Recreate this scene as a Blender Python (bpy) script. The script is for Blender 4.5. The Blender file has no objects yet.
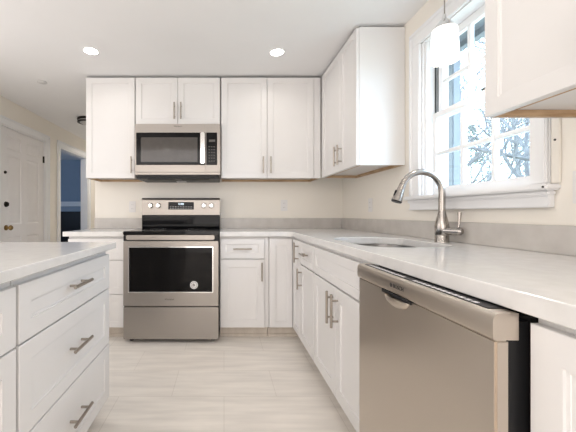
import bpy, bmesh, math, random
from mathutils import Vector, Matrix
R = math.radians
PI = math.pi
S = bpy.context.scene
COL = S.collection

# ------------------------------------------------------------ camera
cam_d = bpy.data.cameras.new('camera')
cam = bpy.data.objects.new('camera', cam_d); COL.objects.link(cam)
cam.location = (0, 0, 1.06); cam.rotation_euler = (R(90), 0, 0)
cam_d.sensor_width = 36; cam_d.lens = 315/576*36
cam_d.shift_x = 64/576; cam_d.shift_y = -2/576
cam_d.clip_start = 0.02
S.camera = cam

# ------------------------------------------------------------ world and large lights
w = bpy.data.worlds.new('overcast_sky'); S.world = w; w.use_nodes = True
bg = w.node_tree.nodes['Background']
bg.inputs[0].default_value = (0.60, 0.80, 1.0, 1); bg.inputs[1].default_value = 9.5
S.view_settings.view_transform = 'Standard'; S.view_settings.look = 'None'
S.view_settings.gamma = 1; S.view_settings.use_curve_mapping = False
S.view_settings.exposure = 0.22

def area(name, loc, rot, sx, sy, power, color, shape='RECTANGLE'):
    d = bpy.data.lights.new(name, 'AREA'); d.shape = shape; d.size = sx
    if shape == 'RECTANGLE': d.size_y = sy
    d.energy = power; d.color = color
    o = bpy.data.objects.new(name, d); COL.objects.link(o)
    o.location = loc; o.rotation_euler = rot
    return o
# kitchen and far room window daylight; rear and left lights are added fill
pw = area('window_daylight', (1.42, 1.62, 1.66), (0, R(90), 0), 0.96, 0.70, 1, (1, 1, 1))
pw.data.cycles.is_portal = True
area('rear_fill', (-0.72, -2.95, 1.15), (R(90), 0, 0), 3.4, 2.2, 33, (1.0, 0.97, 1.0))  # added fill in front of the closed rear wall, no opening there
area('left_fill', (-2.43, 1.3, 1.3), (0, R(-90), 0), 1.8, 2.2, 17, (1.0, 0.97, 1.0))  # added fill beside the solid left wall, no window there
area('rear_overhead_fill', (-.9, -1.6, 2.33), (0, 0, 0), 3.0, 2.2, 36, (1.0, 0.965, 0.98))  # added soft overhead fill behind the camera, not a fixture
area('far_room_daylight', (-4.5, 4.6, 1.6), (R(90), 0, R(-25)), 1.0, 1.2, 12, (0.55, 0.72, 1.0))

# ------------------------------------------------------------ materials
def mat(name, color, rough=0.5, metal=0.0, spec=0.5, coat=0.0):
    m = bpy.data.materials.new(name); m.use_nodes = True
    b = m.node_tree.nodes['Principled BSDF']
    b.inputs['Base Color'].default_value = (*color, 1)
    b.inputs['Roughness'].default_value = rough
    b.inputs['Metallic'].default_value = metal
    b.inputs['Specular IOR Level'].default_value = spec
    b.inputs['Coat Weight'].default_value = coat
    return m
def mottle(m, c1, c2, scale=4.0, detail=6, stretch=(1, 1, 1), lo=0.35, hi=0.65, bump=0.0):
    nt = m.node_tree; b = nt.nodes['Principled BSDF']
    tc = nt.nodes.new('ShaderNodeTexCoord'); mp = nt.nodes.new('ShaderNodeMapping')
    mp.inputs['Scale'].default_value = stretch
    n = nt.nodes.new('ShaderNodeTexNoise'); n.inputs['Scale'].default_value = scale; n.inputs['Detail'].default_value = detail
    r = nt.nodes.new('ShaderNodeValToRGB')
    r.color_ramp.elements[0].position = lo; r.color_ramp.elements[1].position = hi
    r.color_ramp.elements[0].color = (*c1, 1); r.color_ramp.elements[1].color = (*c2, 1)
    nt.links.new(tc.outputs['Object'], mp.inputs[0]); nt.links.new(mp.outputs[0], n.inputs['Vector'])
    nt.links.new(n.outputs[0], r.inputs[0]); nt.links.new(r.outputs[0], b.inputs['Base Color'])
    if bump:
        bp = nt.nodes.new('ShaderNodeBump'); bp.inputs['Strength'].default_value = bump; bp.inputs['Distance'].default_value = 0.002
        nt.links.new(n.outputs[0], bp.inputs['Height']); nt.links.new(bp.outputs[0], b.inputs['Normal'])
    return m
def glow(name, color, strength):
    m = bpy.data.materials.new(name); m.use_nodes = True
    nt = m.node_tree; b = nt.nodes['Principled BSDF']
    b.inputs['Base Color'].default_value = (*color, 1)
    b.inputs['Emission Color'].default_value = (*color, 1); b.inputs['Emission Strength'].default_value = strength
    return m

M = {}
M['cab'] = mottle(mat('painted_white_cabinet', (.78, .768, .757), .36), (.77, .758, .745), (.79, .778, .767), 3)
M['wall'] = mottle(mat('cream_wall_paint', (.88, .83, .75), .75), (.88, .835, .755), (.90, .855, .775), 2.2, bump=.05)
M['ceil'] = mottle(mat('white_ceiling_paint', (.86, .855, .85), .85), (.85, .845, .84), (.87, .865, .86), 2)
M['trim'] = mottle(mat('white_trim_paint', (.86, .86, .86), .4), (.84, .84, .84), (.88, .88, .88), 3)
M['hdoor'] = mottle(mat('white_door_paint', (.82, .80, .79), .45), (.80, .78, .77), (.84, .82, .81), 3)
M['quartz'] = mottle(mat('pale_quartz', (.72, .71, .69), .13, 0, .5), (.70, .69, .67), (.76, .75, .735), 22, 8, lo=.3, hi=.7)
M['splash'] = mottle(mat('grey_beige_quartz', (.56, .53, .49), .25), (.53, .50, .465), (.585, .555, .52), 12, 9)
M['nickel'] = mat('brushed_nickel', (.40, .36, .315), .3, 1)
M['fnickel'] = mat('satin_faucet_nickel', (.42, .395, .37), .22, 1)
M['chrome'] = mat('polished_chrome', (.85, .85, .85), .1, 1)
M['blackglass'] = mat('black_glass', (.005, .005, .006), .07, 0, .2)
M['cooktop'] = mat('black_ceramic_cooktop', (.006, .006, .007), .09, 0, .3)
M['ovenglass'] = mat('dark_oven_glass', (.005, .0045, .0045), .06, 0, .15)
M['mesh'] = mottle(mat('microwave_window_mesh', (.07, .06, .055), .07), (.065, .058, .052), (.072, .064, .058), 20, 2)
M['black'] = mat('black_plastic', (.010, .010, .011), .4, 0, .3)
M['rubber'] = mat('black_rubber_gasket', (.008, .008, .008), .8)
M['darkgap'] = mat('dark_seam_metal', (.05, .048, .045), .5, .6)
M['rawwood'] = mottle(mat('raw_plywood', (.50, .33, .19), .7), (.42, .27, .15), (.60, .42, .26), 9, 6, (1, 1, 8))
M['toewood'] = mottle(mat('beige_toe_kick_board', (.66, .59, .51), .5), (.63, .56, .48), (.69, .62, .54), 5, 6, (6, 1, 1))
M['under'] = mat('grey_white_laminate', (.66, .65, .64), .5)
M['plate'] = mat('white_outlet_plastic', (.82, .80, .78), .35)
M['slot'] = mat('outlet_slot_dark', (.12, .11, .10), .6)
M['brass'] = mat('aged_brass', (.30, .20, .09), .3, 1)
M['bronze'] = mat('dark_bronze', (.03, .026, .022), .4, .8)
M['print'] = mat('dark_lettering', (.03, .03, .03), .5)
M['printw'] = mat('white_lettering', (.75, .75, .75), .5)
M['sticker'] = mat('white_sticker', (.75, .74, .72), .5)
M['bluewall'] = mottle(mat('blue_grey_wall_paint', (.32, .40, .50), .8), (.30, .38, .48), (.34, .42, .52), 2)
M['bark'] = mottle(mat('pale_winter_bark', (.13, .12, .115), .9), (.10, .095, .095), (.17, .16, .15), 12, 6)
M['needle'] = mottle(mat('grey_green_foliage', (.10, .12, .10), .9), (.08, .10, .08), (.13, .15, .12), 6)
M['ground'] = mottle(mat('winter_grass', (.30, .30, .22), 1), (.26, .25, .18), (.36, .36, .28), 3)
M['gutter'] = mottle(mat('pale_blue_grey_metal', (.15, .16, .175), .5), (.145, .155, .17), (.155, .165, .18), 5)
M['lampglow'] = glow('lit_downlight_lens', (1, .94, .86), 14)
M['shade'] = glow('lit_frosted_glass', (1, .97, .94), 1.3)
M['lcd'] = glow('lit_clock_digits', (.75, .9, 1.0), 1.6)
M['hallglass'] = mat('white_frosted_bowl', (.55, .54, .52), .3)
M['sinksteel'] = mat('brushed_sink_steel', (.22, .215, .21), .3, 1)

def steel(name, col, axis, rough=.27):
    m = mat(name, col, rough, 1)
    rough += .05
    nt = m.node_tree; b = nt.nodes['Principled BSDF']
    tc = nt.nodes.new('ShaderNodeTexCoord'); mp = nt.nodes.new('ShaderNodeMapping')
    mp.inputs['Scale'].default_value = axis
    n = nt.nodes.new('ShaderNodeTexNoise'); n.inputs['Scale'].default_value = 40; n.inputs['Detail'].default_value = 3
    mr = nt.nodes.new('ShaderNodeMapRange'); mr.inputs[3].default_value = rough - .02; mr.inputs[4].default_value = rough + .03
    nt.links.new(tc.outputs['Object'], mp.inputs[0]); nt.links.new(mp.outputs[0], n.inputs['Vector'])
    nt.links.new(n.outputs[0], mr.inputs[0]); nt.links.new(mr.outputs[0], b.inputs['Roughness'])
    return m
M['steel'] = steel('brushed_stainless', (.37, .345, .32), (.4, 8, 10), .32)
M['dwsteel'] = steel('brushed_dishwasher_stainless', (.60, .54, .475), (.4, 8, 10), .25)

def glass_mat():
    m = bpy.data.materials.new('window_glass'); m.use_nodes = True
    nt = m.node_tree; nt.nodes.remove(nt.nodes['Principled BSDF'])
    out = nt.nodes['Material Output']
    t = nt.nodes.new('ShaderNodeBsdfTransparent'); g = nt.nodes.new('ShaderNodeBsdfGlossy'); g.inputs['Roughness'].default_value = .02
    t.inputs[0].default_value = (.97, .985, 1, 1)
    lw = nt.nodes.new('ShaderNodeLayerWeight'); lw.inputs[0].default_value = .5
    pw_ = nt.nodes.new('ShaderNodeMath'); pw_.operation = 'POWER'; pw_.inputs[1].default_value = 5
    f = nt.nodes.new('ShaderNodeMath'); f.operation = 'MULTIPLY_ADD'; f.inputs[1].default_value = .6; f.inputs[2].default_value = .03
    nt.links.new(lw.outputs['Facing'], pw_.inputs[0]); nt.links.new(pw_.outputs[0], f.inputs[0])
    x = nt.nodes.new('ShaderNodeMixShader')
    nt.links.new(f.outputs[0], x.inputs[0]); nt.links.new(t.outputs[0], x.inputs[1]); nt.links.new(g.outputs[0], x.inputs[2])
    nt.links.new(x.outputs[0], out.inputs[0])
    return m
M['glass'] = glass_mat()

def floor_mat():
    m = mat('pale_plank_tile', (.7, .65, .58), .38)
    nt = m.node_tree; b = nt.nodes['Principled BSDF']
    tc = nt.nodes.new('ShaderNodeTexCoord')
    br = nt.nodes.new('ShaderNodeTexBrick')
    br.inputs['Scale'].default_value = 1; br.inputs['Brick Width'].default_value = .61; br.inputs['Row Height'].default_value = .305
    br.inputs['Mortar Size'].default_value = .0022; br.offset = .5
    br.inputs['Color1'].default_value = (.84, .80, .745, 1); br.inputs['Color2'].default_value = (.855, .82, .765, 1)
    br.inputs['Mortar'].default_value = (.74, .70, .64, 1)
    mp = nt.nodes.new('ShaderNodeMapping'); mp.inputs['Scale'].default_value = (1.2, 9, 1)
    n = nt.nodes.new('ShaderNodeTexNoise'); n.inputs['Scale'].default_value = 2.2; n.inputs['Detail'].default_value = 8
    r = nt.nodes.new('ShaderNodeValToRGB'); r.color_ramp.elements[0].position = .3; r.color_ramp.elements[1].position = .7
    r.color_ramp.elements[0].color = (.86, .85, .84, 1); r.color_ramp.elements[1].color = (1.05, 1.04, 1.03, 1)
    mx = nt.nodes.new('ShaderNodeMix'); mx.data_type = 'RGBA'; mx.blend_type = 'MULTIPLY'; mx.inputs[0].default_value = 1
    nt.links.new(tc.outputs['Object'], br.inputs['Vector']); nt.links.new(tc.outputs['Object'], mp.inputs[0])
    nt.links.new(mp.outputs[0], n.inputs['Vector']); nt.links.new(n.outputs[0], r.inputs[0])
    nt.links.new(br.outputs['Color'], mx.inputs[6]); nt.links.new(r.outputs[0], mx.inputs[7])
    nt.links.new(mx.outputs[2], b.inputs['Base Color'])
    return m
M['floor'] = floor_mat()

# ------------------------------------------------------------ helpers
def box(bm, x0, x1, y0, y1, z0, z1, bev=0.0, seg=2):
    r = bmesh.ops.create_cube(bm, size=1)
    vs = r['verts']
    for v in vs:
        v.co = Vector((x0 if v.co.x < 0 else x1, y0 if v.co.y < 0 else y1, z0 if v.co.z < 0 else z1))
    if bev:
        es = list({e for v in vs for e in v.link_edges})
        bmesh.ops.bevel(bm, geom=es, offset=bev, segments=seg, affect='EDGES', clamp_overlap=True)
def cyl(bm, p0, p1, r0, r1=None, seg=16, cap=True):
    p0 = Vector(p0); p1 = Vector(p1); r1 = r0 if r1 is None else r1
    d = p1 - p0; q = d.to_track_quat('Z', 'Y').to_matrix()
    a = []; b = []
    for i in range(seg):
        t = 2*PI*i/seg; c = Vector((math.cos(t), math.sin(t), 0))
        a.append(bm.verts.new(p0 + q @ (c*r0))); b.append(bm.verts.new(p1 + q @ (c*r1)))
    for i in range(seg):
        j = (i+1) % seg
        bm.faces.new((a[i], a[j], b[j], b[i]))
    if cap:
        bm.faces.new(list(reversed(a))); bm.faces.new(b)
def lathe(bm, c, prof, axis='Z', seg=28):
    """prof: list of (r, h) along the axis from point c"""
    rings = []
    for r, h in prof:
        ring = []
        for i in range(seg):
            t = 2*PI*i/seg; x = r*math.cos(t); y = r*math.sin(t)
            if axis == 'Z': v = (x, y, h)
            elif axis == 'X': v = (h, x, y)
            else: v = (x, h, y)
            ring.append(bm.verts.new(Vector(c) + Vector(v)))
        rings.append(ring)
    for a, b in zip(rings, rings[1:]):
        for i in range(seg):
            j = (i+1) % seg
            bm.faces.new((a[i], a[j], b[j], b[i]))
    bm.faces.new(list(reversed(rings[0]))); bm.faces.new(rings[-1])
def tube(bm, pts, rad, seg=14):
    pts = [Vector(p) for p in pts]; n = len(pts)
    if not isinstance(rad, (list, tuple)): rad = [rad]*n
    prev = None; rings = []
    for i, p in enumerate(pts):
        d = (pts[min(i+1, n-1)] - pts[max(i-1, 0)]).normalized()
        if prev is None:
            u = d.orthogonal().normalized()
        else:
            u = (prev - d*prev.dot(d)).normalized()
        prev = u; v = d.cross(u)
        rings.append([bm.verts.new(p + (u*math.cos(2*PI*k/seg) + v*math.sin(2*PI*k/seg))*rad[i]) for k in range(seg)])
    for a, b in zip(rings, rings[1:]):
        for k in range(seg):
            j = (k+1) % seg
            bm.faces.new((a[k], a[j], b[j], b[k]))
    bm.faces.new(list(reversed(rings[0]))); bm.faces.new(rings[-1])
def prism(bm, prof, x0, x1):
    """profile in (y, z) extruded along x"""
    a = [bm.verts.new((x0, y, z)) for y, z in prof]; b = [bm.verts.new((x1, y, z)) for y, z in prof]
    n = len(prof)
    for i in range(n):
        j = (i+1) % n; bm.faces.new((a[i], a[j], b[j], b[i]))
    bm.faces.new(list(reversed(a))); bm.faces.new(b)
def obj(name, bm, m, parent=None, smooth=None, loc=None, rot=None):
    bmesh.ops.recalc_face_normals(bm, faces=bm.faces)
    me = bpy.data.meshes.new(name)
    bm.to_mesh(me); bm.free()
    me.materials.append(m)
    if smooth is not None:
        me.polygons.foreach_set('use_smooth', [True]*len(me.polygons))
        try: me.set_sharp_from_angle(angle=R(smooth))
        except Exception: pass
    o = bpy.data.objects.new(name, me); COL.objects.link(o)
    if parent: o.parent = parent
    if loc: o.location = loc
    if rot: o.rotation_euler = rot
    return o
def thing(name, label, cat, loc=(0, 0, 0), rz=0, group=None):
    o = bpy.data.objects.new(name, None); COL.objects.link(o)
    o.empty_display_size = .1
    o.location = loc; o.rotation_euler = (0, 0, rz)
    o['label'] = label; o['category'] = cat
    if group: o['group'] = group
    return o
def tag(o, label, cat, group=None):
    o['label'] = label; o['category'] = cat
    if group: o['group'] = group
    return o
def struct(o, label=None):
    o['kind'] = 'structure'
    if label: o['label'] = label
    return o
def boxes(name, m, lst, parent=None, bev=0.0, **k):
    bm = bmesh.new()
    for b in lst: box(bm, *b, bev=bev)
    return obj(name, bm, m, parent, **k)
def text(name, s, size, m, parent, loc, rot=(R(90), 0, 0), ext=.0004, align='CENTER'):
    c = bpy.data.curves.new('lettering', 'FONT'); c.body = s; c.size = size; c.extrude = ext
    c.align_x = align; c.align_y = 'CENTER'
    t = bpy.data.objects.new('tmp', c); COL.objects.link(t)
    bpy.context.view_layer.update()
    me = bpy.data.meshes.new_from_object(t.evaluated_get(bpy.context.evaluated_depsgraph_get()))
    bpy.data.objects.remove(t); bpy.data.curves.remove(c)
    me.name = name; me.materials.clear(); me.materials.append(m)
    o = bpy.data.objects.new(name, me); COL.objects.link(o)
    o.parent = parent; o.location = loc; o.rotation_euler = rot
    return o
def slab(name, outer, holes, z0, z1, m, bev=.003):
    cu = bpy.data.curves.new(name, 'CURVE'); cu.dimensions = '2D'; cu.fill_mode = 'BOTH'
    cu.extrude = (z1-z0)/2 - bev; cu.bevel_depth = bev; cu.bevel_resolution = 1; cu.offset = -bev
    for poly in [outer] + holes:
        sp = cu.splines.new('POLY'); sp.points.add(len(poly)-1); sp.use_cyclic_u = True
        for p, q in zip(sp.points, poly): p.co = (q[0], q[1], 0, 1)
    t = bpy.data.objects.new('tmp', cu); COL.objects.link(t); bpy.context.view_layer.update()
    me = bpy.data.meshes.new_from_object(t.evaluated_get(bpy.context.evaluated_depsgraph_get()))
    bpy.data.objects.remove(t)
    for v in me.vertices: v.co.z += (z0+z1)/2
    me.materials.clear(); me.materials.append(m); me.name = name
    me.polygons.foreach_set('use_smooth', [False]*len(me.polygons))
    o = bpy.data.objects.new(name, me); COL.objects.link(o)
    return o
def rrect(x0, x1, y0, y1, r, n=8):
    pts = []
    for cx, cy, a0 in ((x1-r, y1-r, 0), (x0+r, y1-r, 90), (x0+r, y0+r, 180), (x1-r, y0+r, 270)):
        for i in range(n+1):
            a = R(a0 + 90*i/n); pts.append((cx + r*math.cos(a), cy + r*math.sin(a)))
    return pts

# ------------------------------------------------------------ key dimensions
YB = 3.29      # back wall
XR = 1.243     # right wall
XL = -2.45     # left wall of the hall
ZC = 2.36      # ceiling
XE = -1.348    # left end of the kitchen back wall
YR = -3.0      # rear wall behind the viewer
CT, CB = .912, .872

# ------------------------------------------------------------ room shell
struct(boxes('floor', M['floor'], [(-6.0, XR+.16, YR-.12, 8.0, -.12, 0)]))
struct(boxes('ceiling', M['ceil'], [(-6.0, XR+.16, YR-.12, 8.0, ZC, ZC+.12)]))
struct(boxes('wall_back', M['wall'], [(XE, XR, YB, YB+.12, 0, ZC)]))
# right wall with its window opening
WY0, WY1, WZ0, WZ1 = 1.262, 1.985, 1.160, 2.140
struct(boxes('wall_right', M['wall'], [
    (XR, XR+.16, YR, WY0, 0, ZC), (XR, XR+.16, WY1, YB+.12, 0, ZC),
    (XR, XR+.16, WY0, WY1, 0, WZ0), (XR, XR+.16, WY0, WY1, WZ1, ZC)]))
# left wall with a door and an open doorway
DY0, DY1 = 3.44, 4.315
OY0, OY1 = 4.70, 5.66
struct(boxes('wall_left', M['wall'], [
    (XL-.12, XL, YR, DY0, 0, ZC), (XL-.12, XL, DY0, DY1, 2.055, ZC), (XL-.12, XL, DY1, OY0, 0, ZC),
    (XL-.12, XL, OY0, OY1, 2.06, ZC), (XL-.12, XL, OY1, 6.5, 0, ZC)]))
struct(boxes('wall_hall_end', M['wall'], [(XL, XE+.12, 6.38, 6.5, 0, ZC)]))
struct(boxes('wall_hall_right', M['wall'], [(XE, XE+.12, YB+.12, 6.38, 0, ZC)]))
# far room seen through the doorway
struct(boxes('wall_far_room_back', M['bluewall'], [(-6.0, XL-.12, 7.6, 7.72, 0, ZC)]))
struct(boxes('wall_far_room_right', M['bluewall'], [(XL-.12, XL, 6.5, 7.6, 0, ZC)]))
struct(boxes('wall_far_room_left', M['bluewall'], [(-6.0, -5.88, 3.4, 7.6, 0, ZC)]))
struct(boxes('wall_far_room_front', M['bluewall'], [(-5.88, XL-.12, 3.28, 3.4, 0, ZC)]))
struct(boxes('wall_rear', M['wall'], [(XL, XR, YR-.12, YR, 0, ZC)]))
struct(boxes('baseboard_left', M['trim'], [(XL, XL+.014, DY1+.09, OY0-.09, 0, .11), (XL, XL+.014, OY1+.09, 6.38, 0, .11), (XL, XL+.014, YR, DY0-.09, 0, .11)], bev=.003))
struct(boxes('baseboard_back', M['trim'], [(XE, -1.318, YB-.014, YB, 0, .11)], bev=.003))

# casings
def casing(name, y0, y1, z1, wd=.085):
    bm = bmesh.new()
    for a in ((y0-wd, y0, 0, z1), (y1, y1+wd, 0, z1), (y0-wd, y1+wd, z1, z1+wd)):
        box(bm, XL, XL+.016, a[0], a[1], a[2], a[3], bev=.004)
    for a in ((y0-wd, y0-wd+.02, 0, z1+wd-.02), (y1+wd-.02, y1+wd, 0, z1+wd-.02), (y0-wd, y1+wd, z1+wd-.02, z1+wd)):
        box(bm, XL+.012, XL+.024, a[0], a[1], a[2], a[3], bev=.003)
    # jamb lining
    box(bm, XL-.12, XL, y0, y0+.012, 0, z1); box(bm, XL-.12, XL, y1-.012, y1, 0, z1); box(bm, XL-.12, XL, y0, y1, z1-.012, z1)
    return struct(obj(name, bm, M['trim']))
casing('trim_1', DY0, DY1, 2.055)
casing('trim_2', OY0, OY1, 2.06)

# six-panel hall door
def ring_panel(bm, x0, x1, z0, z1, y, steps):
    """steps: list of (inset, dy) rings from the frame plane; frame face is not built here"""
    prev = None
    for ins, dy in steps:
        ring = [bm.verts.new((a, y+dy, b)) for a, b in ((x0+ins, z0+ins), (x1-ins, z0+ins), (x1-ins, z1-ins), (x0+ins, z1-ins))]
        if prev:
            for i in range(4):
                j = (i+1) % 4; bm.faces.new((prev[i], prev[j], ring[j], ring[i]))
        prev = ring
    bm.faces.new(prev)
d = struct(thing('door_1', 'white six-panel hall door with brass knob in the left wall', 'door', (XL-.012, DY0+.014, 0), R(90)))
del d['category']
W = DY1-DY0-.028
bm = bmesh.new()
box(bm, 0, W, .012, .04, .008, 2.04)
st = .115; mid = .10
cols = [(st, W/2-mid/2), (W/2+mid/2, W-st)]
rows = [(.22, .80), (.94, 1.74), (1.80, 1.96)]
xs = [0, cols[0][0], cols[0][1], cols[1][0], cols[1][1], W]; zs = [.008] + [v for r_ in rows for v in r_] + [2.04]
for i in range(5):
    for j in range(7):
        x0, x1, z0, z1 = xs[i], xs[i+1], zs[j], zs[j+1]
        if i % 2 == 1 and j % 2 == 1:
            ring_panel(bm, x0, x1, z0, z1, 0, [(0, 0), (.012, .009), (.022, .009), (.045, .003)])
        else:
            bm.faces.new([bm.verts.new((a, 0, b)) for a, b in ((x0, z0), (x1, z0), (x1, z1), (x0, z1))])
for a, b in (((0, .008), (W, .008)), ((W, .008), (W, 2.04)), ((W, 2.04), (0, 2.04)), ((0, 2.04), (0, .008))):
    bm.faces.new([bm.verts.new(p) for p in ((a[0], 0, a[1]), (b[0], 0, b[1]), (b[0], .012, b[1]), (a[0], .012, a[1]))])
obj('door_leaf', bm, M['hdoor'], d)
bm = bmesh.new(); lathe(bm, (.10, 0, .905), [(.030, 0), (.030, -.008), (.012, -.012), (.012, -.035), (.026, -.045), (.030, -.058), (.022, -.070), (.002, -.072)], 'Y', 20)
obj('knob', bm, M['brass'], d, smooth=40)['label'] = 'brass knob'
bm = bmesh.new(); lathe(bm, (.10, 0, 1.17), [(.032, 0), (.030, -.012), (.012, -.014), (.012, -.02), (.002, -.021)], 'Y', 20)
box(bm, .094, .106, -.036, -.016, 1.15, 1.19, bev=.003)
obj('deadbolt', bm, M['bronze'], d, smooth=40)['label'] = 'dark deadbolt turn'
bm = bmesh.new(); lathe(bm, (.085, 0, 1.53), [(.018, 0), (.016, -.012), (.006, -.02), (.002, -.021)], 'Y', 16)
obj('viewer', bm, M['bronze'], d, smooth=40)
for z in (.25, 1.80):
    bm = bmesh.new(); cyl(bm, (W+.004, -.004, z-.045), (W+.004, -.004, z+.045), .007); box(bm, W-.025, W+.003, -.002, .001, z-.045, z+.045)
    obj('hinge', bm, M['bronze'], d)

# ------------------------------------------------------------ window in the right wall
WN = struct(thing('window_1', 'white double-hung window over the sink', 'window', (0, 0, 0)))
del WN['category']
bm = bmesh.new()
cw = .085
for a in ((WY0-cw+.015, WY0+.005, 1.175, WZ1), (WY1-.005, WY1+cw+.005, 1.175, WZ1), (WY0-cw+.015, WY1+cw+.005, WZ1-.005, WZ1+cw)):
    box(bm, XR-.018, XR, a[0], a[1], a[2], a[3], bev=.004)
for a in ((WY0-cw+.015, WY0-cw+.04, 1.175, WZ1+cw-.02), (WY1+cw-.02, WY1+cw+.005, 1.175, WZ1+cw-.02), (WY0-cw+.015, WY1+cw+.005, WZ1+cw-.025, WZ1+cw)):
    box(bm, XR-.028, XR-.014, a[0], a[1], a[2], a[3], bev=.005)
obj('casing', bm, M['trim'], WN)
# jamb lining and stops
bm = bmesh.new()
box(bm, XR, XR+.16, WY0, WY0+.008, WZ0, WZ1); box(bm, XR, XR+.16, WY1-.015, WY1, WZ0, WZ1); box(bm, XR, XR+.16, WY0, WY1, WZ1-.012, WZ1); box(bm, XR, XR+.16, WY0, WY1, WZ0, WZ0+.015)
box(bm, XR+.012, XR+.034, WY1-.030, WY1-.014, WZ0, WZ1, bev=.003); box(bm, XR+.012, XR+.034, WY0+.006, WY0+.02, WZ0, WZ1, bev=.003)
obj('jamb', bm, M['trim'], WN)
bm = bmesh.new(); box(bm, XR+.075, XR+.082, WY1-.022, WY1-.014, 1.60, WZ1-.01); box(bm, XR+.092, XR+.100, WY1-.024, WY1-.014, 1.60, WZ1-.01)
obj('sash_track', bm, M['darkgap'], WN)['label'] = 'dark vertical sash track'
bm = bmesh.new()
box(bm, XR-.055, XR+.03, WY0-cw-.015, WY1+cw+.025, 1.150, 1.173, bev=.006)
obj('stool', bm, M['trim'], WN)
bm = bmesh.new()
box(bm, XR-.022, XR, WY0-cw+.005, WY1+cw+.005, 1.085, 1.150, bev=.003); box(bm, XR-.034, XR, WY0-cw-.002, WY1+cw+.012, 1.128, 1.150, bev=.006); box(bm, XR-.028, XR, WY0-cw+.003, WY1+cw+.008, 1.085, 1.097, bev=.004)
obj('apron', bm, M['trim'], WN)
def sash(name, x, z0, z1, mz, bot, top):
    y0, y1 = 1.273, 1.945
    s = .036
    bm = bmesh.new()
    box(bm, x, x+.032, y0, y0+s, z0, z1, bev=.003); box(bm, x, x+.032, y1-s, y1, z0, z1, bev=.003)
    box(bm, x, x+.032, y0+s-.003, y1-s+.003, z0, z0+bot, bev=.003); box(bm, x, x+.032, y0+s-.003, y1-s+.003, z1-top, z1, bev=.003)
    o = obj(name, bm, M['trim'], WN)
    gy0, gy1, gz0, gz1 = y0+s, y1-s, z0+bot, z1-top
    bm = bmesh.new()
    for i in (1, 2):
        yy = gy0 + (gy1-gy0)*i/3
        box(bm, x+.004, x+.028, yy-.0125, yy+.0125, gz0-.003, gz1+.003, bev=.004)
    box(bm, x+.005, x+.027, gy0-.003, gy1+.003, mz-.011, mz+.011, bev=.004)
    obj('muntin', bm, M['trim'], o)
    bm = bmesh.new(); box(bm, x+.014, x+.018, gy0-.002, gy1+.002, gz0-.002, gz1+.002)
    obj('pane', bm, M['glass'], o)
    return o
lo = sash('lower_sash', XR+.042, 1.176, 1.675, 1.425, .045, .034)
sash('upper_sash', XR+.080, 1.642, 2.128, 1.865, .034, .045)
boxes('sash_lock', M['darkgap'], [(XR+.044, XR+.062, 1.555, 1.58, 1.675, 1.687)], lo, bev=.003)
boxes('side_strip', M['wall'], [(XR-.008, XR-.0002, WY0-cw-.018, WY0-cw+.014, 1.176, WZ1+.06)], WN, bev=.002)
for x_, y_, z_ in ((XR-.008, WY0-cw-.002, 1.337), (XR-.008, WY0-cw-.002, 1.70)):
    bm = bmesh.new(); lathe(bm, (x_, y_, z_), [(.0042, 0), (.004, -.002), (.001, -.003)], 'X', 12)
    obj('screw', bm, M['darkgap'], WN)
bm = bmesh.new(); lathe(bm, (XR-.055, WY0-cw-.004, 1.161), [(.0042, 0), (.004, -.002), (.001, -.003)], 'X', 12); obj('screw', bm, M['darkgap'], WN)

# ------------------------------------------------------------ outside the window
o = struct(boxes('ground', M['ground'], [(XR+.3, 40, -25, 40, -.7, -.6)]))
struct(boxes('roof_eave', M['gutter'], [(XR+.162, XR+.46, -1, 4.5, 2.27, 2.36), (XR+.42, XR+.47, -1, 4.5, 2.23, 2.40)]))
ds = thing('downspout', 'pale blue-grey downspout outside the window, left panes', 'downspout', (1.58, 2.17, -.6))
bm = bmesh.new(); box(bm, -.028, .028, -.033, .033, .05, 2.83, bev=.006)
obj('pipe', bm, M['gutter'], ds)
for z in (.6, 2.1):
    boxes('strap', M['gutter'], [(-.032, .032, -.037, .037, z, z+.03)], ds)
bm = bmesh.new(); box(bm, -.03, .14, -.035, .035, 0, .055, bev=.006)
obj('outlet_elbow', bm, M['gutter'], ds)

def tree(label, loc, h, seed, spread=.8, r0=.12, lean=(0, 0)):
    rng = random.Random(seed)
    t = thing('bare_tree', label, 'tree', loc, 0, 'leafless trees outside the window')
    tb = bmesh.new(); bb = bmesh.new()
    pts = []; n = 9
    p = Vector((0, 0, 0)); dr = Vector((lean[0], lean[1], 1)).normalized()
    for i in range(n+1):
        pts.append(p.copy()); dr = (dr + Vector((rng.uniform(-.12, .12), rng.uniform(-.12, .12), .05))).normalized(); p += dr*h/n
    tube(tb, pts, [r0*(1-.85*i/n) for i in range(n+1)], 8)
    def branch(p, d, L, r, depth):
        k = 5; q = [p.copy()]; dd = d.copy(); cur = p.copy()
        for i in range(k):
            dd = (dd + Vector((rng.uniform(-.28, .28), rng.uniform(-.28, .28), rng.uniform(-.12, .22)))).normalized()
            cur = cur + dd*L/k; q.append(cur.copy())
            if depth > 0 and i >= 1:
                for _ in range(2 if depth > 1 else 2):
                    nd = (dd + Vector((rng.uniform(-1, 1), rng.uniform(-1, 1), rng.uniform(-.5, .8)))*.8).normalized()
                    branch(cur, nd, L*rng.uniform(.35, .6), r*(1-i/k)*.55, depth-1)
        tube(bb, q, [max(.003, r*(1-.8*i/k)) for i in range(k+1)], 5)
    for i in range(3, n+1):
        for _ in range(3):
            a = rng.uniform(0, 2*PI)
            branch(pts[i], Vector((math.cos(a)*spread, math.sin(a)*spread, rng.uniform(.1, .9))).normalized(), h*rng.uniform(.28, .5)*(1.15-i/n*.6), r0*.42*(1.1-i/n*.7), 2)
    obj('trunk', tb, M['bark'], t, smooth=60); obj('branches', bb, M['bark'], t)
    return t
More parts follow.
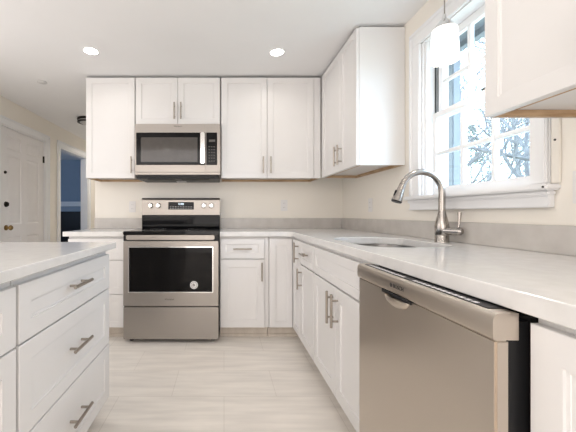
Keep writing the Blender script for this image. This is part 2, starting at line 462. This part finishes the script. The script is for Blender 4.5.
tree('nearest bare tree, with the thickest trunk, outside the right window panes', (3.9, 4.0, -.6), 4.2, 3, .55, .10, (.05, -.10))
tree('slender bare tree outside the middle panes of the window', (5.5, 6.6, -.6), 4.8, 8, .5, .09)
tree('bare tree seen beside the pale downspout, left window panes', (9.2, 12.3, -.6), 6.4, 15, .6, .10)
tree('bare tree standing farther back behind the nearest one, right panes', (14.5, 15.0, -.6), 9.0, 21, .5, .15)
def bush(label, loc, h, seed):
    rng = random.Random(seed); t = thing('evergreen_tree', label, 'tree', loc)
    bm = bmesh.new(); cyl(bm, (0, 0, 0), (0, 0, h*.9), .10, .02, 8); obj('trunk', bm, M['bark'], t)
    bm = bmesh.new()
    for i in range(900):
        z = h*(.12 + .88*rng.random()**1.1); rr = (1-z/h)*h*.30 + .05; a = rng.uniform(0, 2*PI); q = rr*math.sqrt(rng.uniform(.2, 1))
        c = Vector((q*math.cos(a), q*math.sin(a), z)); s = rng.uniform(.06, .13)
        out = Vector((math.cos(a), math.sin(a), rng.uniform(-.3, .5))).normalized()
        cyl(bm, c, c+out*s*2, s*.5, .004, 5)
    obj('foliage', bm, M['needle'], t)
bush('grey-green evergreen tree behind the bare trees, right panes', (21.0, 21.5, -.6), 9.0, 5)
bush('grey-green evergreen tree behind the bare trees, middle panes', (16.0, 20.4, -.6), 7.4, 6)

# ------------------------------------------------------------ cabinets
def shaker(bm, w, h, t=.02, s=.062, x0=0, z0=0):
    e = .0018
    rings = [(0, t), (0, e), (e, 0), (s, 0), (s+.001, .005), (s+.007, .0055), (s+.008, .007)]
    prev = None
    for ins, y in rings:
        ring = [bm.verts.new((x0+a, y, z0+b)) for a, b in ((ins, ins), (w-ins, ins), (w-ins, h-ins), (ins, h-ins))]
        if prev:
            for i in range(4):
                j = (i+1) % 4; bm.faces.new((prev[i], prev[j], ring[j], ring[i]))
        else: bm.faces.new(list(reversed(ring)))
        prev = ring
    bm.faces.new(prev)
def pull(parent, x, z, L, vert, name='handle', r=.0066, off=.034):
    bm = bmesh.new()
    a = L*.31
    if vert:
        cyl(bm, (x, -off, z-L/2), (x, -off, z+L/2), r)
        for s in (-a, a): cyl(bm, (x, -off, z+s), (x, 0, z+s), r*.8, seg=12)
    else:
        cyl(bm, (x-L/2, -off, z), (x+L/2, -off, z), r)
        for s in (-a, a): cyl(bm, (x+s, -off, z), (x+s, 0, z), r*.8, seg=12)
    return obj(name, bm, M['nickel'], parent, smooth=50)
G = .0015
def front(parent, kind, x0, x1, z0, z1, handle=None, s=.062, rz=0, loc=None):
    """handle: (x, z, L, vertical) in the cabinet's own frame"""
    bm = bmesh.new(); shaker(bm, x1-x0-2*G, z1-z0-2*G, s=s)
    o = obj(kind, bm, M['cab'], parent, loc=loc or (x0+G, 0, z0+G), rot=(0, 0, rz))
    if handle:
        hx, hz, L, v = handle
        pull(o, hx-(x0+G), hz-(z0+G), L, v)
    return o
def base_cab(label, loc, rz, w, depth, fronts, toe=True, right_end=False, top=None):
    t = thing('base_cabinet', label, 'cabinet', loc, rz, 'white shaker base cabinets')
    top = top or CB-.001
    boxes('carcass', M['cab'], [(.001, w-.001, .021, depth, .10, top)], t)
    boxes('toe_kick', M['toewood'], [(.001, w-.001, .085, .10, 0, .0995), (.001, w-.001, .073, .085, 0, .022)], t, bev=.002)
    for f in fronts: front(t, *f)
    return t
# depth along back run: from Y=2.65 to 3.288
SB = 2.65
base_cab('three-drawer white base cabinet at left of the range', (-1.314, SB, 0), 0, .481, .636, [
    ('drawer', .0, .478, .672, .852, (.239, .765, .16, False), .05),
    ('drawer', .0, .478, .385, .670, (.239, .53, .16, False), .05),
    ('drawer', .0, .478, .103, .383, (.239, .245, .16, False), .05)])
c = base_cab('white base cabinet with one drawer over one door, right of the range', (-.036, SB, 0), 0, .412, .636, [
    ('drawer', .006, .378, .684, .852, (.19, .768, .155, False), .045),
    ('door', .006, .378, .103, .677, (.352, .578, .155, True))])
boxes('filler', M['cab'], [(.381, .411, .014, .022, .103, .852)], c)
# corner cabinet with folding doors
c = thing('corner_base_cabinet', 'white corner base cabinet with two narrow full-height door leaves', 'cabinet', (.378, SB, 0), 0, None)
boxes('carcass', M['cab'], [(0, .862, .021, .636, .10, CB-.001), (.223, .862, -.239, .021, .10, CB-.001)], c)
boxes('toe_kick', M['toewood'], [(0, .29, .085, .10, 0, .0995), (.287, .302, -.239, .10, 0, .0995), (0, .275, .073, .085, 0, .022), (.275, .287, -.239, .085, 0, .022)], c, bev=.002)
front(c, 'door', .004, .199, .103, .852, None, .05)
bm = bmesh.new(); shaker(bm, .232, .746, s=.05)
o = obj('door', bm, M['cab'], c, loc=(.202, -.004, .1045), rot=(0, 0, R(-90)))
pull(o, .190, .655, .155, True)
# right run, faces -X.  local x = Y0 - Y
XF = .58
DR = XR - XF - .003
base_cab('white base cabinet with a small drawer, between corner and sink cabinets', (XF, 2.405, 0), R(-90), .364, DR, [
    ('drawer', .004, .360, .684, .852, (.182, .772, .12, False), .045),
    ('door', .004, .360, .103, .677, (.055, .575, .155, True))])
Y0 = 2.04
c = base_cab('white sink base cabinet with two doors left of the dishwasher', (XF, Y0, 0), R(-90), .800, DR, [
    ('false_drawer_front', .004, .796, .684, .852, None, .045),
    ('door', .004, .399, .103, .677, (.365, .565, .17, True)),
    ('door', .401, .796, .103, .677, (.435, .565, .17, True))], top=.66)
boxes('apron_panel', M['cab'], [(.001, .799, .021, .04, .66, CB-.001), (.001, .018, .04, DR, .66, CB-.001), (.782, .799, .04, DR, .66, CB-.001)], c)
base_cab('white full-height-door base cabinet right of the dishwasher', (XF, .603, 0), R(-90), .76, DR, [
    ('door', .004, .379, .103, .855, (.34, .72, .155, True), .058),
    ('door', .381, .756, .103, .855, (.42, .72, .155, True), .058)])

# island, faces +X. local x = Y - Y0
XI = -.6015
def island_cab(label, y0, hz):
    w = .737
    t = thing('island_cabinet', label, 'cabinet', (XI, y0, 0), R(90), 'white island drawer cabinets')
    boxes('carcass', M['cab'], [(.001, w-.001, .021, .62, .10, .8775)], t)
    boxes('toe_kick', M['toewood'], [(.001, w-.001, .085, .10, 0, .0995)], t)
    for z0, z1 in ((.674, .8525), (.386, .671), (.103, .383)):
        f = front(t, 'drawer', .004, w-.004, z0, z1, None, .058)
        zz = (z0+z1)/2 + (.012 if z1 > .8 else 0)
        pull(f, .355+hz, zz-z0+.002, .155, False)
island_cab('white three-drawer island cabinet farther from the viewer', .920, .0)
island_cab('white three-drawer island cabinet, nearer one cut by the photo left edge', .181, .0)

# wall cabinets
def wall_cab(label, loc, rz, w, depth, h, doors, fill=None, name='wall_cabinet', skin=(True, True)):
    t = thing(name, label, 'cabinet', loc, rz, 'white shaker wall cabinets')
    a = .024
    L = [(.001, w-.001, .021, depth, a, h), (.001, w-.001, .021, .025, 0, a), (.001, .005, .025, depth, 0, a), (w-.005, w-.001, .025, depth, 0, a)]
    boxes('carcass', M['cab'], L, t)
    boxes('bottom_rail', M['rawwood'], [(.005, w-.005, .025, .038, .001, a-.0005), (.005, .018, .038, depth-.013, .001, a-.0005), (w-.018, w-.005, .038, depth-.013, .001, a-.0005), (.005, w-.005, depth-.013, depth, .001, a-.0005)], t)['label'] = 'raw wood lip under the cabinet'
    boxes('crown_seam', M['darkgap'], [(.004, w-.004, .026, .034, h, h+.004)], t)
    for x0, x1, hx in doors:
        bm = bmesh.new(); shaker(bm, x1-x0-2*G, h-.006, s=.052)
        o = obj('door', bm, M['cab'], t, loc=(x0+G, 0, .001))
        if hx is not None: pull(o, hx-x0-G, .12, .155, True)
    if fill: boxes('filler', M['cab'], [(fill[0], fill[1], .004, .021, .001, h-.005)], t)
    return t
UY = 2.95; UD = YB-UY-.002; UZ = 1.395; UH = 2.343-UZ
wall_cab('tall single-door white wall cabinet left of the microwave', (-1.297, UY, UZ), 0, .464, UD, UH, [(.003, .461, .435)])
wall_cab('short two-door white wall cabinet above the microwave', (-.831, UY, 1.898), 0, .796, UD, 2.343-1.898, [(.003, .398, .368), (.399, .793, .430)])
wall_cab('two-door white wall cabinet right of the microwave', (-.030, UY, UZ), 0, .935, UD, UH, [(.007, .4335, .395), (.4345, .872, .465)], fill=(.874, .935))
# right-wall cabinet, from the corner to Y=2.159
XU = .908; UDR = XR-XU-.002
wall_cab('white wall cabinet on the right wall, in the corner left of the window', (XU, 2.946, UZ), R(-90), 2.946-2.159, UDR, UH, [(.040, .476, .440), (.477, .785, .512)], fill=(.002, .038))
wall_cab('large white wall cabinet overhead at right, nearest the viewer', (XU, 1.102, UZ), R(-90), .74, UDR, UH, [(.002, .369, .335), (.371, .738, .405)])

# ------------------------------------------------------------ countertops and backsplash
def arc(cx, cy, r, a0, a1, n=8):
    return [(cx+r*math.cos(R(a0+(a1-a0)*i/n)), cy+r*math.sin(R(a0+(a1-a0)*i/n))) for i in range(n+1)]
XS = .565; YS = 2.625
SX0, SX1, SY0, SY1 = .655, 1.075, 1.395, 1.99
outer = [(-.034, YB-.002), (-.034, YS)] + arc(XS-.05, YS-.05, .05, 90, 0) + [(XS, -.20), (XR-.002, -.20), (XR-.002, YB-.002)]
o = slab('countertop', outer, [rrect(SX0, SX1, SY0, SY1, .13)], CB, CT, M['quartz'])
tag(o, 'pale L-shaped quartz countertop holding the sink and faucet', 'countertop')
o = slab('countertop', [(-1.345, YB-.002), (-1.345, YS), (-.831, YS), (-.831, YB-.002)], [], CB, CT, M['quartz'])
tag(o, 'short pale quartz countertop left of the range', 'countertop')
o = slab('island_countertop', [(-1.62, .15), (-.572, .15), (-.572, 1.668), (-1.62, 1.668)], [], .879, CT, M['quartz'])
tag(o, 'pale quartz island countertop in the left foreground', 'countertop')
isl = boxes('island_back_panel', M['cab'], [(-1.24, -1.223, .185, 1.655, 0, .8785)])
tag(isl, 'white back panel closing the far side of the island', 'panel')
tag(boxes('backsplash', M['splash'], [(-1.345, -.831, YB-.020, YB-.001, CT+.0005, 1.018)], bev=.002), 'low grey-beige stone backsplash strip left of the range', 'backsplash')
tag(boxes('backsplash', M['splash'], [(-.034, XR-.022, YB-.020, YB-.001, CT+.0005, 1.018)], bev=.002), 'low grey-beige stone backsplash on the back wall, right of the range', 'backsplash')
tag(boxes('backsplash', M['splash'], [(XR-.020, XR-.001, -.20, YB-.001, CT+.0005, 1.018)], bev=.002), 'long grey-beige stone backsplash under the window', 'backsplash')

# ------------------------------------------------------------ sink
sk = thing('sink', 'undermount stainless steel sink set into the L-shaped countertop', 'sink', ((SX0+SX1)/2, (SY0+SY1)/2, .68))
hx, hy = (SX1-SX0)/2, (SY1-SY0)/2
bm = bmesh.new()
loops = []
for gx, z, rr in ((.012, .1905, .14), (-.002, .1905, .13), (-.003, .185, .13), (-.006, .03, .125), (-.03, .004, .14), (-.12, 0, .07)):
    loops.append([bm.verts.new((x, y, z)) for x, y in rrect(-hx-gx, hx+gx, -hy-gx, hy+gx, max(.03, rr))])
for a, b in zip(loops, loops[1:]):
    for i in range(len(a)):
        j = (i+1) % len(a); bm.faces.new((a[i], a[j], b[j], b[i]))
bm.faces.new(loops[-1])
o = obj('bowl', bm, M['sinksteel'], sk, smooth=50)
md = o.modifiers.new('thickness', 'SOLIDIFY'); md.thickness = .0012; md.offset = -1
bm = bmesh.new(); lathe(bm, (0, 0, .001), [(.055, 0), (.055, .004), (.045, .005), (.04, .002), (.01, .002), (.008, .012), (.001, .013)], 'Z', 28)
obj('drain_strainer', bm, M['chrome'], sk, smooth=40)

# ------------------------------------------------------------ faucet
fa = thing('faucet', 'brushed nickel gooseneck pull-down faucet behind the sink', 'faucet', (1.152, 1.665, CT+.0005))
bm = bmesh.new()
lathe(bm, (0, 0, 0), [(.035, 0), (.035, .004), (.0325, .007), (.0325, .034), (.0315, .036), (.0325, .038), (.033, .085), (.031, .10), (.0215, .138), (.0175, .155), (.0160, .165)], 'Z', 32)
obj('body', bm, M['fnickel'], fa, smooth=50)
bm = bmesh.new()
rc = .108; zc = .262
pts = [(0, 0, .15), (0, 0, .20), (0, 0, .25)]
for i in range(15):
    a = R(0 + 158*i/14); pts.append((-rc + rc*math.cos(a), 0, zc + rc*math.sin(a)))
tube(bm, pts, .0160, 18)
obj('neck', bm, M['fnickel'], fa, smooth=50)
e = Vector(pts[-1]); dr = Vector((math.cos(R(250)), 0, math.sin(R(250)))).normalized()
bm = bmesh.new(); 
for a, b, r0, r1 in ((0, .022, .0165, .0175), (.022, .028, .0185, .0185), (.028, .092, .0185, .0265)):
    cyl(bm, e+dr*a, e+dr*b, r0, r1, 24)
h = obj('spray_head', bm, M['fnickel'], fa, smooth=50)
bm = bmesh.new(); cyl(bm, e+dr*.0922, e+dr*.098, .0255, .024, 24); obj('spray_face', bm, M['black'], h)
side = Vector((dr.z, 0, -dr.x))
bm = bmesh.new(); q = e+dr*.048 + Vector((-.0205, 0, .004)); cyl(bm, q-dr*.012, q+dr*.018, .006, .006, 12); obj('spray_button', bm, M['black'], h)
# side lever, towards the viewer/right
bm = bmesh.new()
l0 = Vector((.0, -.015, .060)); ld = Vector((.55, -1, 0)).normalized()
cyl(bm, l0, l0+ld*.075, .0205, .0205, 24); cyl(bm, l0+ld*.075, l0+ld*.085, .0205, .014, 24)
lv = obj('lever_hub', bm, M['fnickel'], fa, smooth=50)
q = l0+ld*.066
bm = bmesh.new(); cyl(bm, q+Vector((0, 0, .015)), q+Vector((.004, 0, .035)), .0065, .0055); cyl(bm, q+Vector((.004, 0, .035)), q+Vector((.008, 0, .095)), .0055, .0085)
obj('lever', bm, M['fnickel'], lv, smooth=50)

# ------------------------------------------------------------ range
RX0, RX1 = -.828, -.042
rw = RX1-RX0
rg = thing('range', 'stainless steel freestanding electric range with black glass cooktop', 'stove', (RX0, 2.575, 0))
boxes('body', M['black'], [(.003, rw-.003, .035, .70, .03, .885)], rg, bev=.004)
for x in (.05, rw-.05):
    for y in (.08, .64):
        bm = bmesh.new(); cyl(bm, (x, y, 0), (x, y, .03), .018); obj('foot', bm, M['black'], rg)
bm = bmesh.new(); box(bm, 0, rw, .0, .612, .886, .918, bev=.006); obj('cooktop', bm, M['cooktop'], rg)
for x, y, r in ((.20, .17, .105), (.58, .17, .085), (.20, .44, .075), (.58, .44, .095)):
    bm = bmesh.new()
    n = 40
    for k in (0, .022):
        a = [bm.verts.new((x+(r-k)*math.cos(2*PI*i/n), y+(r-k)*math.sin(2*PI*i/n), .9183)) for i in range(n)]
        b = [bm.verts.new((x+(r-k-.002)*math.cos(2*PI*i/n), y+(r-k-.002)*math.sin(2*PI*i/n), .9183)) for i in range(n)]
        for i in range(n): bm.faces.new((a[i], a[(i+1) % n], b[(i+1) % n], b[i]))
    obj('burner_ring', bm, M['under'], rg)
# oven door
dz0, dz1 = .306, .838
bm = bmesh.new(); box(bm, .004, rw-.004, .0, .033, dz0, dz1, bev=.003)
dr_ = obj('oven_door', bm, M['steel'], rg)
boxes('door_vent_band', M['black'], [(.004, rw-.004, .004, .034, .8385, .884)], dr_, bev=.002)
boxes('window', M['ovenglass'], [(.050, .735, -.003, .004, .422, .788)], dr_, bev=.002)
boxes('window_edge', M['chrome'], [(.045, .740, -.0015, .002, .417, .793)], dr_, bev=.001)
bm = bmesh.new(); box(bm, .040, .752, -.048, -.030, .852, .890, bev=.006)
for x in (.06, .73): box(bm, x-.012, x+.012, -.032, .006, .858, .880, bev=.002)
obj('handle', bm, M['steel'], dr_)
bm = bmesh.new(); lathe(bm, (.583, -.0035, .480), [(.032, 0), (.032, -.0008)], 'Y', 32); stk = obj('sticker', bm, M['sticker'], dr_)
stk['label'] = 'round white sticker'
bm = bmesh.new(); n = 32
for r0, r1 in ((.022, .0245), (.0, .006)):
    pass
a = [bm.verts.new((.583+.025*math.cos(2*PI*i/n), -.0048, .480+.025*math.sin(2*PI*i/n))) for i in range(n)]
b = [bm.verts.new((.583+.022*math.cos(2*PI*i/n), -.0048, .480+.022*math.sin(2*PI*i/n))) for i in range(n)]
for i in range(n): bm.faces.new((a[i], a[(i+1) % n], b[(i+1) % n], b[i]))
box(bm, .572, .580, -.0049, -.0045, .468, .492); box(bm, .585, .592, -.0049, -.0045, .470, .484); box(bm, .580, .590, -.0049, -.0045, .486, .490)
obj('sticker_print', bm, M['slot'], stk)
text('nameplate', 'Whirlpool', .018, M['print'], dr_, (rw/2-.012, -.001, .362))
bm = bmesh.new(); box(bm, .004, rw-.004, .0, .033, .035, .298, bev=.004)
obj('storage_drawer', bm, M['steel'], rg)
# backguard
bm = bmesh.new()
prism(bm, [(.612, .90), (.60, .935), (.598, 1.05), (.70, 1.05), (.70, .90)], .001, rw-.001)
obj('backguard_base', bm, M['blackglass'], rg)
bm = bmesh.new()
prism(bm, [(.590, 1.051), (.592, 1.20), (.600, 1.212), (.70, 1.212), (.70, 1.051)], 0, rw)
bgp = obj('backguard', bm, M['steel'], rg)
boxes('top_trim', M['black'], [(0, rw, .60, .70, 1.2125, 1.221)], bgp, bev=.002)
dsp = boxes('display', M['blackglass'], [(.268, .525, .5865, .592, 1.105, 1.180)], bgp, bev=.001)
text('clock_digits', '12:00', .026, M['lcd'], dsp, (.395, .5862, 1.160))
bm = bmesh.new()
for i in range(9):
    for j in range(2): box(bm, .285+.026*i, .297+.026*i, .5858, .5866, 1.115+.016*j, 1.120+.016*j)
obj('touch_keys', bm, M['under'], dsp)
for x in (.091, .168, .625, .701):
    bm = bmesh.new(); lathe(bm, (x, .5905, 1.1445), [(.026, 0), (.027, -.006), (.023, -.010), (.021, -.028), (.018, -.031), (.001, -.0315)], 'Y', 28)
    box(bm, x-.003, x+.003, .555, .562, 1.1445, 1.165)
    obj('knob', bm, M['chrome'], bgp, smooth=35)

# ------------------------------------------------------------ microwave
mw = .783
mo = thing('microwave', 'stainless over-the-range microwave with dark window, above the range', 'microwave', (-.817, 2.88, 1.375))
bm = bmesh.new(); box(bm, .002, mw-.002, .022, .405, .045, .515, bev=.003); obj('body', bm, M['steel'], mo)
boxes('base_vent', M['black'], [(.01, mw-.01, .03, .40, .012, .0445)], mo, bev=.004)
bm = bmesh.new()
for i in range(2):
    box(bm, .10+.32*i, .36+.32*i, .06, .20, .006, .012, bev=.002)
obj('grease_filter', bm, M['darkgap'], mo)
bm = bmesh.new(); box(bm, .34, .44, .26, .33, .006, .012, bev=.002); obj('cooktop_lamp', bm, M['under'], mo)
bm = bmesh.new(); box(bm, 0, .650, 0, .022, .066, .510, bev=.005); md_ = obj('door', bm, M['steel'], mo)
boxes('window_frame', M['blackglass'], [(.014, .646, -.002, .004, .133, .430)], md_, bev=.002)
boxes('window', M['mesh'], [(.058, .575, -.0035, .0, .160, .385)], md_, bev=.001)
bm = bmesh.new(); box(bm, .603, .643, -.042, -.022, .140, .425, bev=.007)
for z in (.165, .40): box(bm, .612, .634, -.024, .0, z-.012, z+.012)
obj('handle', bm, M['chrome'], md_)
text('nameplate', 'Whirlpool', .018, M['print'], md_, (.395, -.001, .487))
bm = bmesh.new(); box(bm, .653, mw, 0, .022, .066, .510, bev=.005); cp = obj('control_panel', bm, M['steel'], mo)
kp = boxes('keypad', M['blackglass'], [(.655, .755, -.002, .004, .133, .430)], cp, bev=.002)
boxes('display', M['slot'], [(.68, .735, -.003, -.0015, .345, .365)], kp)
bm = bmesh.new()
for i in range(3):
    for j in range(6): box(bm, .677+.022*i, .688+.022*i, -.0028, -.0018, .165+.026*j, .173+.026*j)
obj('buttons', bm, M['slot'], kp)
boxes('bottom_trim', M['steel'], [(0, mw, .004, .022, .046, .064)], mo, bev=.003)

# ------------------------------------------------------------ dishwasher (faces -X)
DWW = .616
dw = thing('dishwasher', 'stainless steel dishwasher standing slightly ajar under the right countertop', 'dishwasher', (.519, 1.225, 0), R(-90))
bm = bmesh.new(); box(bm, .004, DWW-.004, .075, .70, .10, .862, bev=.004); obj('tub', bm, M['rubber'], dw)
boxes('toe_panel', M['black'], [(.004, DWW-.004, .13, .15, 0, .099)], dw)
bm = bmesh.new(); box(bm, 0, DWW, .006, .034, .105, .8155, bev=.004); door = obj('door', bm, M['dwsteel'], dw)
boxes('inner_liner', M['black'], [(.004, DWW-.004, .0345, .074, .11, .85)], door)
bm = bmesh.new()
prism(bm, [(.050, .816), (.005, .816), (.0015, .818), (0, .822), (0, .852), (.0015, .860), (.006, .866), (.012, .868), (.050, .868)], -.001, DWW+.001)
pn = obj('control_panel', bm, M['dwsteel'], dw, smooth=40)
boxes('key_strip', M['black'], [(.03, DWW-.03, .016, .049, .8675, .8695)], pn)
for ks in (range(12), range(14, 26)):
    bm = bmesh.new()
    for k in ks: box(bm, .05+.0195*k, .062+.0195*k, .020, .030, .8695, .8702)
    obj('key_marks', bm, M['printw'], pn)
boxes('handle_recess', M['rubber'], [(.185, .345, .0015, .012, .805, .8158)], door)
bm = bmesh.new()
n = 24
rows_ = []
for k in range(7):
    f = k/6*PI/2
    rows_.append([bm.verts.new((.265 + .066*math.cos(PI + PI*i/n)*math.cos(f), .0065 - .016*math.sin(f), .805 + .030*math.sin(PI + PI*i/n)*math.cos(f))) for i in range(n+1)])
for a, b in zip(rows_, rows_[1:]):
    for i in range(n): bm.faces.new((a[i], a[i+1], b[i+1], b[i]))
bmesh.ops.remove_doubles(bm, verts=bm.verts, dist=1e-6)
obj('handle_scoop', bm, M['dwsteel'], door, smooth=60)
tx = text('brand_lettering', 'BOSCH', .017, M['print'], pn, (.287, -.0005, .840))
bm = bmesh.new(); n = 24
a = [bm.verts.new((.247+.0068*math.cos(2*PI*i/n), -.0008, .840+.0068*math.sin(2*PI*i/n))) for i in range(n)]
b = [bm.verts.new((.247+.0052*math.cos(2*PI*i/n), -.0008, .840+.0052*math.sin(2*PI*i/n))) for i in range(n)]
for i in range(n): bm.faces.new((a[i], a[(i+1) % n], b[(i+1) % n], b[i]))
box(bm, .2434, .2446, -.0010, -.0002, .835, .845); box(bm, .2494, .2506, -.0010, -.0002, .835, .845); box(bm, .2446, .2494, -.0010, -.0002, .8395, .8405)
obj('brand_emblem', bm, M['print'], pn)

# ------------------------------------------------------------ outlets and switches
def outlet(label, loc, rz, group='white wall outlets'):
    t = thing('wall_outlet', label, 'outlet', loc, rz, group)
    boxes('cover_plate', M['plate'], [(-.035, .035, -.005, 0, -.058, .058)], t, bev=.002)
    for z in (-.021, .021):
        bm = bmesh.new(); box(bm, -.016, .016, -.0065, -.004, z-.014, z+.014, bev=.001)
        r_ = obj('receptacle', bm, M['plate'], t)
        boxes('slots', M['slot'], [(-.008, -.006, -.0068, -.0062, z-.003, z+.006), (.006, .008, -.0068, -.0062, z-.003, z+.006)], r_)
    return t
outlet('white outlet on the back wall left of the range', (-.955, YB-.0005, 1.135), 0)
outlet('white outlet on the back wall between the range and the corner', (.627, YB-.0005, 1.150), 0)
outlet('white outlet on the right wall just left of the faucet', (XR-.0005, 2.67, 1.135), R(-90))
outlet('white outlet cut by the photo right edge, above the backsplash', (XR-.0005, 1.085, 1.155), R(-90))

# ------------------------------------------------------------ lamps
def downlight(label, x, y, power=1.6):
    t = thing('recessed_light', label, 'ceiling light', (x, y, ZC), 0, 'recessed ceiling lights')
    bm = bmesh.new(); n = 32
    ri = [bm.verts.new((.052*math.cos(2*PI*i/n), .052*math.sin(2*PI*i/n), -.004)) for i in range(n)]
    ro = [bm.verts.new((.068*math.cos(2*PI*i/n), .068*math.sin(2*PI*i/n), -.002)) for i in range(n)]
    rt = [bm.verts.new((.070*math.cos(2*PI*i/n), .070*math.sin(2*PI*i/n), -.0003)) for i in range(n)]
    for a, b in ((ri, ro), (ro, rt)):
        for i in range(n): bm.faces.new((a[i], a[(i+1) % n], b[(i+1) % n], b[i]))
    obj('trim_ring', bm, M['trim'], t)
    bm = bmesh.new(); lathe(bm, (0, 0, -.001), [(.052, 0), (.052, -.002)], 'Z', 32); obj('lens', bm, M['lampglow'], t)
    d = bpy.data.lights.new('downlight_bulb', 'AREA'); d.shape = 'DISK'; d.size = .10; d.energy = power; d.color = (1, .93, .86)
    d.spread = R(150)
    o = bpy.data.objects.new('bulb', d); COL.objects.link(o); o.parent = t; o.location = (0, 0, -.008)
downlight('recessed ceiling light at left, above the tall left wall cabinet', -1.06, 2.51, .8)
downlight('recessed ceiling light at right of centre, before the two-door wall cabinet', .426, 2.53, .9)
downlight('recessed ceiling light above the island', -1.12, .96)
downlight('recessed ceiling light above the aisle', .40, .96, 1.2)
downlight('recessed ceiling light behind the island', -1.12, -.6)
downlight('recessed ceiling light behind the aisle', .40, -.6)
downlight('added recessed fill light in the hall, unseen behind the tall wall cabinet', -1.85, 5.5, 6)  # unseen lamp added to brighten the hall

pl = thing('pendant_light', 'pendant lamp with glowing white glass shade hanging by the window', 'pendant lamp', (1.05, 1.50, ZC))
bm = bmesh.new(); lathe(bm, (0, 0, 0), [(.060, 0), (.060, -.012), (.045, -.022), (.006, -.026)], 'Z'); obj('canopy', bm, M['nickel'], pl, smooth=40)
bm = bmesh.new(); cyl(bm, (0, 0, -.024), (0, 0, -.345), .0028, seg=8); obj('rod', bm, M['nickel'], pl)
bm = bmesh.new(); lathe(bm, (0, 0, 0), [(.007, -.350), (.010, -.362), (.010, -.374), (.022, -.381), (.034, -.396), (.040, -.415), (.040, -.420)], 'Z'); obj('cap', bm, M['chrome'], pl, smooth=40)
bm = bmesh.new(); lathe(bm, (0, 0, 0), [(.040, -.418), (.048, -.420), (.052, -.426), (.060, -.568), (.058, -.573), (.046, -.573), (.044, -.567), (.002, -.566)], 'Z'); obj('lamp_shade', bm, M['shade'], pl, smooth=40)
d_ = bpy.data.lights.new('pendant_bulb', 'POINT'); d_.energy = 2.0; d_.shadow_soft_size = .05; d_.color = (1, .93, .85)
o = bpy.data.objects.new('bulb', d_); COL.objects.link(o); o.parent = pl; o.location = (0, 0, -.64)

hl = thing('flush_ceiling_light', 'dark-rimmed flush ceiling light in the hall beside the tall wall cabinet', 'ceiling light', (-1.86, 4.30, ZC))
bm = bmesh.new(); lathe(bm, (0, 0, 0), [(.13, 0), (.135, -.02), (.125, -.03)], 'Z'); obj('rim', bm, M['bronze'], hl, smooth=40)
bm = bmesh.new(); lathe(bm, (0, 0, 0), [(.118, -.030), (.105, -.055), (.07, -.075), (.01, -.082)], 'Z'); obj('glass_bowl', bm, M['hallglass'], hl, smooth=60)
bm = bmesh.new(); lathe(bm, (0, 0, 0), [(.132, -.045), (.132, -.058), (.11, -.062), (.10, -.058)], 'Z'); obj('band', bm, M['bronze'], hl, smooth=40)
bm = bmesh.new(); lathe(bm, (-1.79, 3.10, ZC-.0005), [(.045, 0), (.045, -.006), (.030, -.012), (.002, -.013)], 'Z')
tag(obj('ceiling_cover_plate', bm, M['under'], smooth=40), 'small round grey cover plate on the ceiling at left', 'cover plate')

# ------------------------------------------------------------ far room: mantel
fp = thing('fireplace', 'fireplace with pale mantel shelf and dark opening, beyond the doorway', 'fireplace', (-3.7, 7.6, 0))
boxes('surround', M['bluewall'], [(-.95, -.78, -.16, -.001, 0, 1.12), (.78, .95, -.16, -.001, 0, 1.12), (-.95, .95, -.16, -.001, 1.12, 1.24)], fp, bev=.01)
boxes('mantel_shelf', M['trim'], [(-1.02, 1.02, -.24, -.001, 1.31, 1.35), (-.98, .98, -.20, -.001, 1.24, 1.31)], fp, bev=.008)
boxes('firebox', M['black'], [(-.78, .78, -.10, -.001, 0, 1.12)], fp)
